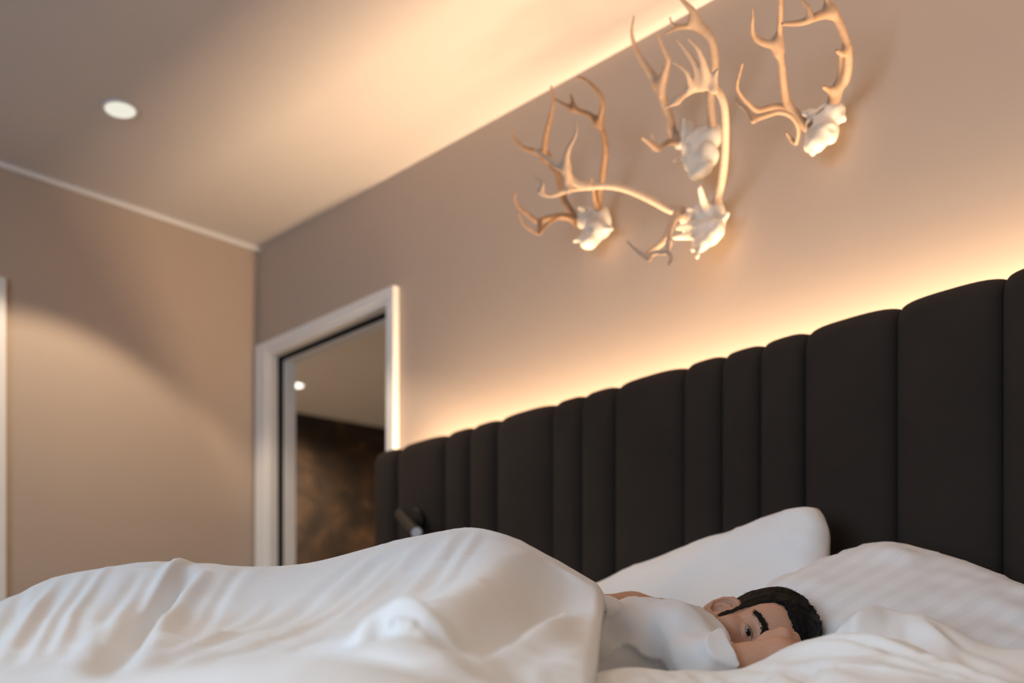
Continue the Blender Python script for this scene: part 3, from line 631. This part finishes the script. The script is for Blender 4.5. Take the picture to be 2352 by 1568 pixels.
# --- C
t_ = trophy(1620, 515, 0.16, 'lowest bleached reindeer skull with pale wide sweeping antlers')
skull(t_, [(1620, 500, .06, 38, 36, .05), (1628, 535, .08, 34, 30, .045), (1612, 560, .10, 20, 18, .03), (1585, 500, .06, 22, 16, .035), (1650, 505, .05, 16, 34, .03), (1590, 525, .09, 20, 14, .03), (1630, 470, .05, 22, 18, .03)],
      [(1590, 512, .14, 7), (1650, 545, .12, 8), (1615, 545, .15, 6), (1605, 492, .13, 7)],
      [((1618, 480), .08, (1609, 432), .16, .013, .006), ((1598, 520), .10, (1556, 523), .16, .011, .006), ((1592, 540), .10, (1548, 546), .18, .010, .005), ((1605, 560), .10, (1592, 573), .13, .009, .007),
       ((1612, 565), .10, (1600, 588), .14, .006, .005), ((1655, 510), .06, (1672, 492), .08, .009, .006), ((1600, 490), .08, (1580, 480), .12, .010, .006), ((1650, 490), .05, (1646, 456), .06, .014, .011)])
antler(t_, [([(1580, 490), (1560, 482), (1539, 481), (1502, 462), (1456, 441), (1419, 430), (1389, 427), (1358, 429), (1321, 433), (1297, 439), (1272, 448), (1251, 447), (1242, 438)], .07, .36, 10, 6, .25, .1),
            ([(1242, 438), (1247, 420), (1233, 410), (1223, 401)], .36, .38, 5, 3, .15, .4), ([(1350, 428), (1328, 422), (1312, 410), (1303, 395), (1298, 378)], .29, .36, 9, 8, .08, .1),
            ([(1305, 435), (1300, 422), (1303, 400)], .33, .35, 9, 9, .1, .1), ([(1298, 378), (1282, 383), (1254, 361), (1227, 345)], .36, .40, 8, 4, .1, .5),
            ([(1300, 385), (1300, 370), (1306, 340), (1320, 315), (1324, 294), (1320, 279)], .36, .44, 9, 3.2, .12, .4),
            ([(1560, 490), (1548, 500), (1537, 527), (1524, 553), (1504, 570), (1484, 584)], .10, .24, 9, 7, .5, .65), ([(1575, 497), (1560, 500), (1548, 510), (1540, 530), (1536, 556)], .12, .24, 6, 6, .1, .1),
            ([(1490, 594), (1468, 579), (1452, 566), (1441, 554)], .26, .30, 7, 3, .1, .4), ([(1484, 590), (1508, 579), (1530, 579), (1538, 557)], .25, .24, 6, 6, .2, .2), ([(1533, 578), (1542, 591), (1536, 606)], .25, .27, 5, 5, .1, .05)])
antler(t_, [([(1642, 478), (1646, 460), (1652, 438), (1658, 410), (1664, 364), (1666, 318), (1666, 272), (1662, 236), (1650, 210), (1631, 197), (1609, 196), (1585, 208), (1554, 230)], .06, .36, 10, 8, .15, .06),
            ([(1554, 230), (1540, 241), (1525, 248)], .36, .38, 6, 3, .4, .95), ([(1609, 196), (1604, 175), (1596, 148), (1579, 122), (1553, 89)], .32, .42, 11, 3, .04, .45),
            ([(1622, 192), (1620, 165), (1604, 115), (1579, 89)], .32, .42, 11, 3, .05, .4), ([(1585, 200), (1580, 178), (1576, 166), (1563, 153), (1545, 143)], .34, .40, 6, 3.2, .6, .95), ([(1640, 205), (1642, 180), (1646, 162)], .31, .33, 9, 5, .1, .3)])
# --- D
t_ = trophy(1890, 290, 0.34, 'bleached reindeer skull with tan antlers furthest from the doorway')
skull(t_, [(1900, 265, .06, 34, 24, .045), (1885, 305, .08, 30, 30, .045), (1872, 330, .095, 22, 20, .035), (1915, 262, .05, 20, 20, .035), (1858, 266, .06, 18, 12, .025), (1900, 310, .06, 24, 22, .035), (1880, 285, .07, 24, 22, .04)],
      [(1856, 290, .12, 10), (1915, 295, .11, 8)], [((1875, 262), .06, (1848, 262), .09, .010, .007), ((1915, 272), .05, (1936, 270), .06, .010, .007), ((1868, 338), .095, (1866, 352), .10, .010, .006)])
antler(t_, [([(1912, 250), (1920, 224), (1926, 204), (1941, 184), (1948, 153), (1948, 122), (1941, 89), (1931, 59), (1918, 33), (1908, 24)], .06, .24, 10, 9, .3, .25), ([(1945, 110), (1944, 85), (1938, 58)], .17, .14, 5, 3, .8, .9),
            ([(1908, 28), (1880, 36), (1846, 50), (1820, 54), (1798, 54)], .24, .34, 10, 5, .3, .4), ([(1862, 42), (1859, 33), (1854, 15), (1841, 0), (1834, -14)], .30, .34, 7, 3, .6, .9), ([(1905, 26), (1899, 5), (1893, -25)], .24, .28, 8, 3, .4, .7),
            ([(1922, 205), (1930, 175), (1932, 145), (1932, 118)], .09, .16, 8, 6, .6, .5), ([(1936, 124), (1922, 117)], .18, .2, 6, 5, .15, .1), ([(1915, 222), (1908, 210), (1892, 200)], .08, .14, 9, 5, .15, .1),
            ([(1918, 228), (1900, 248), (1880, 262), (1855, 290)], .07, .10, 7, 5, .3, .4)])
antler(t_, [([(1852, 292), (1840, 278), (1831, 266), (1818, 250), (1806, 230), (1801, 204), (1797, 166), (1793, 133), (1788, 107), (1790, 77), (1792, 46), (1793, 20), (1793, 0), (1791, -28)], .07, .34, 10, 6, .6, .2),
            ([(1789, 110), (1780, 103), (1757, 99), (1737, 89), (1728, 71), (1729, 38), (1728, 18)], .24, .36, 9, 3, .2, .6), ([(1788, 120), (1783, 108), (1786, 92)], .23, .25, 10, 9, .15, .15),
            ([(1826, 260), (1793, 245), (1767, 247), (1739, 253), (1719, 237), (1701, 217), (1693, 199), (1698, 173), (1706, 145)], .08, .30, 8, 3, .5, .85),
            ([(1732, 274), (1762, 264), (1790, 257), (1816, 266), (1831, 286), (1834, 306), (1829, 330)], .26, .12, 6, 5, .15, .5), ([(1730, 276), (1716, 253), (1700, 240), (1690, 226)], .27, .30, 6, 4, .1, .3), ([(1820, 324), (1806, 304)], .12, .14, 5, 4, .15, .2)])

# ------------------------------------------------------------------ the man
man = empty('person', (0, 0, 0)); HD = 2.06
rr_ = ray(1722, 1450); Tn = -rr_/np.linalg.norm(rr_)                # towards the viewer along his gaze line
Rn = RT.copy(); Un = np.cross(Tn, Rn); Un /= np.linalg.norm(Un)
if Un[2] < 0: Un = -Un
Rn = np.cross(Un, Tn); Rn /= np.linalg.norm(Rn)
al_, be_, ph_ = math.radians(19), math.radians(12), math.radians(8)
hu = math.cos(be_)*(math.cos(al_)*Rn+math.sin(al_)*Un)-math.sin(be_)*Tn            # crown
f0 = Tn-hu*(Tn@hu); f0 /= np.linalg.norm(f0); r0 = np.cross(f0, hu)               # his right, for face towards viewer
hf = math.cos(ph_)*f0-math.sin(ph_)*r0; hr = np.cross(hf, hu)                       # turned a little towards the pillow
RH = np.stack([hr, hf, hu])                                                        # rows: local axes
eye_w = P(1722, 1450, HD); HO = eye_w-np.array([.032, .082, .0])@RH
man.location = (HO[0]-.35, HO[1]-.3, MZ)
def hw(x, y, z): return HO+np.array([x, y, z])@RH
def head_prims(f, ear=True):
    f.ell(hw(0, -.018, .042), (.0745, .097, .086), RH, .01); f.ell(hw(0, .018, -.025), (.0655, .072, .088), RH, .03)
    f.ell(hw(0, .055, .045), (.058, .038, .045), RH, .03)
    for s in (1, -1):
        f.cone(hw(s*.050, .002, -.070), hw(s*.018, .072, -.100), .019, .017, .025); f.cone(hw(s*.058, .0, -.02), hw(s*.050, .002, -.070), .018, .019, .02)
        f.ell(hw(s*.044, .060, -.026), (.022, .022, .020), RH, .02)
        f.cone(hw(s*.050, .066, .018), hw(s*.014, .088, .016), .010, .011, .014)
    f.ell(hw(0, .078, -.100), (.022, .018, .018), RH, .02)
    for s in (1, -1): f.ell(hw(s*.032, .100, -.002), (.021, .018, .015), RH, .012, True)
    f.cone(hw(0, .090, .008), hw(0, .112, -.040), .0085, .012, .012)
    for s in (1, -1): f.ell(hw(s*.014, .098, -.043), (.009, .011, .009), RH, .007)
    f.ell(hw(0, .080, -.070), (.027, .016, .018), RH, .015)
    f.cone(hw(-.02, .088, -.066), hw(.02, .088, -.066), .004, .004, .005); f.cone(hw(-.017, .089, -.076), hw(.017, .089, -.076), .005, .005, .005)
    for s in (1, -1):
        f.ell(hw(s*.032, .0745, -.001), (.0165, .0150, .0140), RH, .004)                          # lids
        f.ell(hw(s*.0325, .092, -.0035), (.0145, .013, .0042), RH, .002, True)                     # opening
        f.cone(hw(s*.045, .078, .006), hw(s*.022, .087, .007), .003, .003, .004)
    if ear:
        for s in (1, -1):
            E0 = np.array([s*.0670, .010, -.024]); ea = np.array([s*.70, -.70, .16]); eb = np.array([s*.30, -.42, .85]); ea /= np.linalg.norm(ea)
            eb -= ea*(eb@ea); eb /= np.linalg.norm(eb); ec = np.array([s*.74, .66, 0]); ec -= ea*(ec@ea)+eb*(ec@eb); ec /= np.linalg.norm(ec)
            def ew(a, b, c=0): v = E0+a*ea+b*eb+c*ec; return hw(*v)
            Re = np.stack([ea@RH, eb@RH, ec@RH])
            f.ell(ew(.0160, .0045, -.0060), (.0200, .0350, .0105), Re, .002); f.ell(ew(.009, -.026, -.001), (.009, .010, .005), Re, .004)
            hx = [(.004, .004, .003), (.002, .020, .003), (.008, .031, .003), (.019, .0335, .003), (.028, .026, .003), (.031, .010, .003), (.027, -.008, .003), (.019, -.021, .003), (.010, -.029, .001)]
            f.tube([ew(*h_) for h_ in hx], [.0034, .0038, .0046, .0050, .0050, .0046, .0042, .0042, .006], .0015)
            f.tube([ew(.011, .022, .001), ew(.020, .014, .002), ew(.0215, .0, .003), ew(.016, -.013, .003), ew(.008, -.017, .003)], [.0028, .0034, .0036, .0036, .0045], .003)
            f.ell(ew(.001, -.006, .005), (.0042, .007, .004), Re, .003); f.ell(ew(.0115, -.003, .0055), (.0090, .013, .0100), Re, .002, True)
            gr_ = [ew(.010, .0240, .0050), ew(.0185, .0240, .0050), ew(.0240, .0170, .0050), ew(.0250, .0060, .0050), ew(.0225, -.0060, .0050)]
            for q_ in range(4): f.cone(gr_[q_], gr_[q_+1], .0034, .0034, .0012, True)
# body, head, neck, both arms: one field
sh_r = P(1560, 1492, 2.03); el_r = P(1622, 1540, 1.93); wr_r = P(1785, 1503, 1.925)
up = np.array([0, 0, 1.0])
bf = Field(np.minimum(np.minimum(HO-.16, P(1330, 1560, 2.1)-.18), wr_r-.1), np.maximum(np.maximum(HO+.17, P(1500, 1400, 2.25)+.05), wr_r+.16), .0020)
neck0 = hw(0, -.03, -.07); chest = P(1500, 1552, 2.12); waist = P(1395, 1552, 2.12)
bf.cone(neck0, P(1560, 1530, 2.10), .055, .062, .03); bf.cone(P(1555, 1545, 2.12), waist, .10, .105, .04)
bf.cone(P(1555, 1530, 2.10), sh_r, .06, .055, .04)
bf.cone(sh_r, el_r, .046, .040, .02); bf.cone(el_r, wr_r, .038, .0265, .015)
# far shoulder and upper arm showing over the shirt
bf.tube([P(1610, 1490, 2.17), P(1570, 1455, 2.18), P(1520, 1428, 2.18), P(1450, 1411, 2.18), P(1370, 1412, 2.16)], [.034, .037, .037, .037, .037], .02)
# hand: palm, thumb, four curled fingers
hd_ = (P(1835, 1538, 1.975)-wr_r); hd_ /= np.linalg.norm(hd_); tn = Tn.copy(); side = np.cross(hd_, tn); side /= np.linalg.norm(side)
if side[2] < 0: side = -side
away = -tn
kn = wr_r+hd_*.082
bf.cone(wr_r, wr_r+hd_*.02, .026, .025, .012)
for q in range(4):
    s_ = (.028-.0185*q); k0 = kn+side*s_*1.05-hd_*abs(q-1.2)*.004
    bf.cone(wr_r+hd_*.012+side*s_*.55, k0, .0145, .0115, .010)
    ln = (.040, .044, .041, .032)[q]
    k1 = k0+hd_*ln*.40+away*ln*.85; k2 = k1-hd_*.012+away*.018; k3 = k2-hd_*.016+away*.006
    bf.tube([k0, k1, k2, k3], [.0108, .0095, .0088, .0078], .0035)
th = [P(1738, 1490, 1.945), P(1768, 1471, 1.945), P(1797, 1463, 1.945), P(1818, 1468, 1.955), P(1830, 1482, 1.965)]
bf.tube(th, [.0125, .0155, .0155, .0125, .010], .005)
head_prims(bf)
V, Fq = bf.mesh(); V = relax(V, Fq, 1, .4)
# lower body under the duvet, coarser, continuing the same figure
hip = P(1080, 1480, 2.06); hip[2] = .755; kneeR = P(480, 1480, 2.06); kneeR[2] = .72; footR = np.array([kneeR[0]+.10, kneeR[1]-.42, .66]); kneeL = kneeR+np.array([.12, -.06, -.06]); footL = footR+np.array([.16, .02, -.02])
lf = Field(np.minimum.reduce([waist, hip, kneeR, footR, footL])-.2, np.maximum.reduce([waist, hip, kneeR, footR])+.2, .009)
lf.cone(waist, (waist+hip)/2+up*.0, .104, .108, .03); lf.cone((waist+hip)/2, hip, .108, .125, .03)
for kn_, ft in ((kneeR, footR), (kneeL, footL)):
    lf.cone(hip, kn_, .088, .056, .03); lf.cone(kn_, ft, .055, .036, .02); lf.cone(ft, ft+np.array([-.14, -.06, -.01]), .034, .024, .02)
V2, F2 = lf.mesh(); V2 = relax(V2, F2, 1)
V2[:, 2] = np.maximum(V2[:, 2], MZ+.005)
loc = (V-HO)@RH.T
x, y, z = loc.T
sm = lambda a, b, t: np.clip((t-a)/(b-a), 0, 1)**2*(3-2*np.clip((t-a)/(b-a), 0, 1))
ishead = (np.abs(x) < .11) & (np.abs(y) < .14) & (z > -.14) & (z < .15)
earm = 1-sm(.066, .072, np.abs(x))
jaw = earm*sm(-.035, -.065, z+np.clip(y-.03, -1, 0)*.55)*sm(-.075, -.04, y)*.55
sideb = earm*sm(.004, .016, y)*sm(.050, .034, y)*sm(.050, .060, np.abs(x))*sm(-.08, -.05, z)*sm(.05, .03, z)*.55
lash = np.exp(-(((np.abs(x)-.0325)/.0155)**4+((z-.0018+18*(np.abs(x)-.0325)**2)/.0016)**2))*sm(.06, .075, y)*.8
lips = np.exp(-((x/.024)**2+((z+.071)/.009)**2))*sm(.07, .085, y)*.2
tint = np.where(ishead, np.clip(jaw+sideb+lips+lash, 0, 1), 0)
tint = tint+.05
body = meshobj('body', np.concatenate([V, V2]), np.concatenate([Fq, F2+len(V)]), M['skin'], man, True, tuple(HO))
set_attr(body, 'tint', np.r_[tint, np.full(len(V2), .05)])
# eyes
for s in (1, -1):
    bm = bmesh.new(); bmesh.ops.create_uvsphere(bm, u_segments=24, v_segments=16, radius=.0128)
    me = bpy.data.meshes.new('eye'); bm.to_mesh(me); bm.free(); me.materials.append(M['eye']); me.polygons.foreach_set('use_smooth', [True]*len(me.polygons))
    o = bpy.data.objects.new('eye', me); COL.objects.link(o); o.parent = man
    Mx = Matrix(RH.T.tolist()).to_4x4(); Mx.translation = Vector(hw(s*.032, .0735, -.001)) - man.location; o.matrix_local = Mx
# hair: the scalp pushed out, cut along the hairline
hfld = Field(HO-.17, HO+.17, .0026)
head_prims(hfld, False)
X, Y, Z = np.meshgrid(*hfld.ax, indexing='ij'); Lx = [(X-HO[0])*RH[i][0]+(Y-HO[1])*RH[i][1]+(Z-HO[2])*RH[i][2] for i in range(3)]
lx, ly, lz = Lx; ax_ = np.abs(lx)
front_line = .070+.10*np.clip(ax_-.030, 0, .02)*1.0-.55*np.clip(ax_-.048, 0, 1)          # height of the front hairline
temple_y = .040-.10*np.clip(.055-lz, 0, .05)-.9*np.clip(.030-lz, 0, .05)*.5
side_ok = (ly < np.where(lz > .055, .055, np.where(lz > .02, .030, .016)))
d_front = front_line-lz
d_side = ly-(.034+.40*np.clip(lz-.015, 0, .05))
low = -.045-np.clip(-.02-ly, 0, .1)*.35-lz
d_low = np.where(ly > .010, -.055-lz, low)
earcut = .0
reg = np.minimum(np.maximum(d_front, -.2), np.maximum(d_side, d_low))
reg = np.maximum(reg, .032-np.sqrt((ax_-.088)**2+(ly+.006)**2+((lz+.018)*.85)**2))
reg = reg+.0035*vnoise((lx*260).ravel(), (lz*260+ly*120).ravel(), 78).reshape(lx.shape)
th_ = .0085+.006*np.clip((lz-.02)/.08, 0, 1)
th_ = np.where(lz < .02, .003+.0055*np.clip((lz+.05)/.07, 0, 1), th_)
th_ = th_+.0030*vnoise((ly*95+lz*20).ravel(), (lx*95+lz*45).ravel(), 77).reshape(lx.shape)
dh = hfld.F-th_*np.clip(-reg/.022, .04, 1)**.7
k_ = .003; hh = np.clip(.5-.5*(dh-reg)/k_, 0, 1); hfld.F = (dh*(1-hh)+reg*hh+k_*hh*(1-hh)).astype(np.float32)
Vh, Fh = hfld.mesh(); Vh = relax(Vh, Fh, 1, .4)
hair = meshobj('hair', Vh, Fh, M['hair'], man, True, tuple(HO)); tag(hair, 'short dark brown hair')
# loose strands over the hair surface
cen = Vh[Fh].mean(1); nrm = np.cross(Vh[Fh[:, 1]]-Vh[Fh[:, 0]], Vh[Fh[:, 2]]-Vh[Fh[:, 0]]); nrm /= np.linalg.norm(nrm, axis=1)[:, None]+1e-12
lc = (cen-HO)@RH.T
outw = ((cen-hw(0, -.01, .03))*nrm).sum(1) > 0
pick = rng.choice(np.where(outw)[0], 9000); SV = []; SF = []
for i in pick:
    p0 = cen[i]-nrm[i]*.002; L = .009 if lc[i, 2] > .03 else .005
    flow = (-hf*.25+hu*.55*np.sign(lc[i, 2]-.02)+hf*.6*(lc[i, 2] > .08)); flow = flow-nrm[i]*(flow@nrm[i]); flow /= np.linalg.norm(flow)+1e-9
    dirv = nrm[i]*.22+flow*.9+rng.normal(0, .22, 3); dirv /= np.linalg.norm(dirv)
    sd = np.cross(dirv, nrm[i]); sd /= np.linalg.norm(sd)+1e-9; wv = .0006
    L *= rng.uniform(.6, 1.3); b0 = len(SV)
    SV += [p0-sd*wv, p0+sd*wv, p0+dirv*L*.6+sd*wv*.6, p0+dirv*L-nrm[i]*.001]
    SF.append((b0, b0+1, b0+2, b0+3))
st = meshobj('hair_strands', np.array(SV), np.array(SF), M['hair'], hair, False, tuple(HO)); tag(st, kind='stuff')
# eyebrows as short hairs
HV = V[ishead]
for s in (1, -1):
    SV = []; SF = []
    for i in range(760):
        t = rng.uniform(0, 1); c = np.array([s*(.013+.042*t), .096-.026*t**1.6, .0175+.011*math.sin(t*2.2)-.006*t])
        c = c+np.array([0, 0, rng.normal(0, .0036*(1-.6*t))])
        pr_ = HV[np.argmin(((HV-hw(*c))**2).sum(1))]; c = RH@(pr_-HO)+np.array([rng.uniform(-.0013, .0013), .0005, rng.uniform(-.0013, .0013)])
        d = np.array([s*(.75+.3*t), -.30-.35*t, .45-.75*t])+rng.normal(0, .15, 3); d /= np.linalg.norm(d); L = .0065*rng.uniform(.7, 1.2)
        sd = np.cross(d, [0, 1, 0]); sd /= np.linalg.norm(sd)+1e-9; b0 = len(SV)
        SV += [hw(*(c-sd*.0005)), hw(*(c+sd*.0005)), hw(*(c+d*L))]; SF.append((b0, b0+1, b0+2))
    o = meshobj('eyebrow', np.array(SV), np.array(SF), M['brow'], man, False, tuple(hw(s*.03, .09, .02)))
# t-shirt
bb_ = np.array([P(1200, 1530, 2.08), P(1555, 1545, 2.1), P(1700, 1508, 1.92), P(1560, 1492, 2.0)]); sf = Field(bb_.min(0)-.15, bb_.max(0)+.15, .0035)
sf.cone(P(1555, 1545, 2.10), P(1500, 1560, 2.11), .106, .118, .05); sf.cone(P(1500, 1560, 2.11), P(1395, 1560, 2.11), .118, .126, .05); sf.cone(P(1395, 1560, 2.11), P(1200, 1540, 2.08), .126, .13, .05)
sf.cone(P(1545, 1515, 2.05), sh_r+np.array([0, 0, -.012]), .078, .064, .05)
# the sleeve, cut at its hem
sl_ = Field(sf.lo, sf.lo+(sf.n-1)*sf.h, sf.h); sl_.F = np.full(sf.F.shape, 1.0, np.float32); sl_.n = sf.n; sl_.ax = sf.ax
sl_.cone(sh_r, el_r, .058, .053, .04); sl_.cone(el_r, P(1730, 1516, 1.925), .053, .047, .02)
X, Y, Z = np.meshgrid(*sf.ax, indexing='ij')
hp = P(1676, 1505, 1.925); hn = (wr_r-el_r); hn = hn/np.linalg.norm(hn)+Un*.10; hn /= np.linalg.norm(hn)
cutd = (X-hp[0])*hn[0]+(Y-hp[1])*hn[1]+(Z-hp[2])*hn[2]
sl_.F = np.maximum(sl_.F, cutd).astype(np.float32)
sf.put(tuple(slice(0, q) for q in sf.n), sl_.F, .02, False)
wrk = vnoise((X*22+Z*14).ravel(), (Y*16-Z*20).ravel(), 91).reshape(X.shape); wrk2 = vnoise((X*9+Y*30).ravel(), (Z*28).ravel(), 92).reshape(X.shape)
sf.F = (sf.F - .011*((1-np.abs(wrk))**3-.35) - .006*wrk2).astype(np.float32)
sf.cone(el_r+(wr_r-el_r)*.25, P(1730, 1516, 1.925), .043, .040, .004, True)
Vs, Fs = sf.mesh(); Vs = relax(Vs, Fs, 2)
Vs[:, 2] = np.maximum(Vs[:, 2], MZ+.002)
so = meshobj('t_shirt', Vs, Fs, M['shirt'], man, True, tuple(P(1500, 1500, 2.1))); tag(so, 'white short-sleeved t-shirt')
tag(man, 'man with short dark hair lying in bed, his arm across his face', 'person')
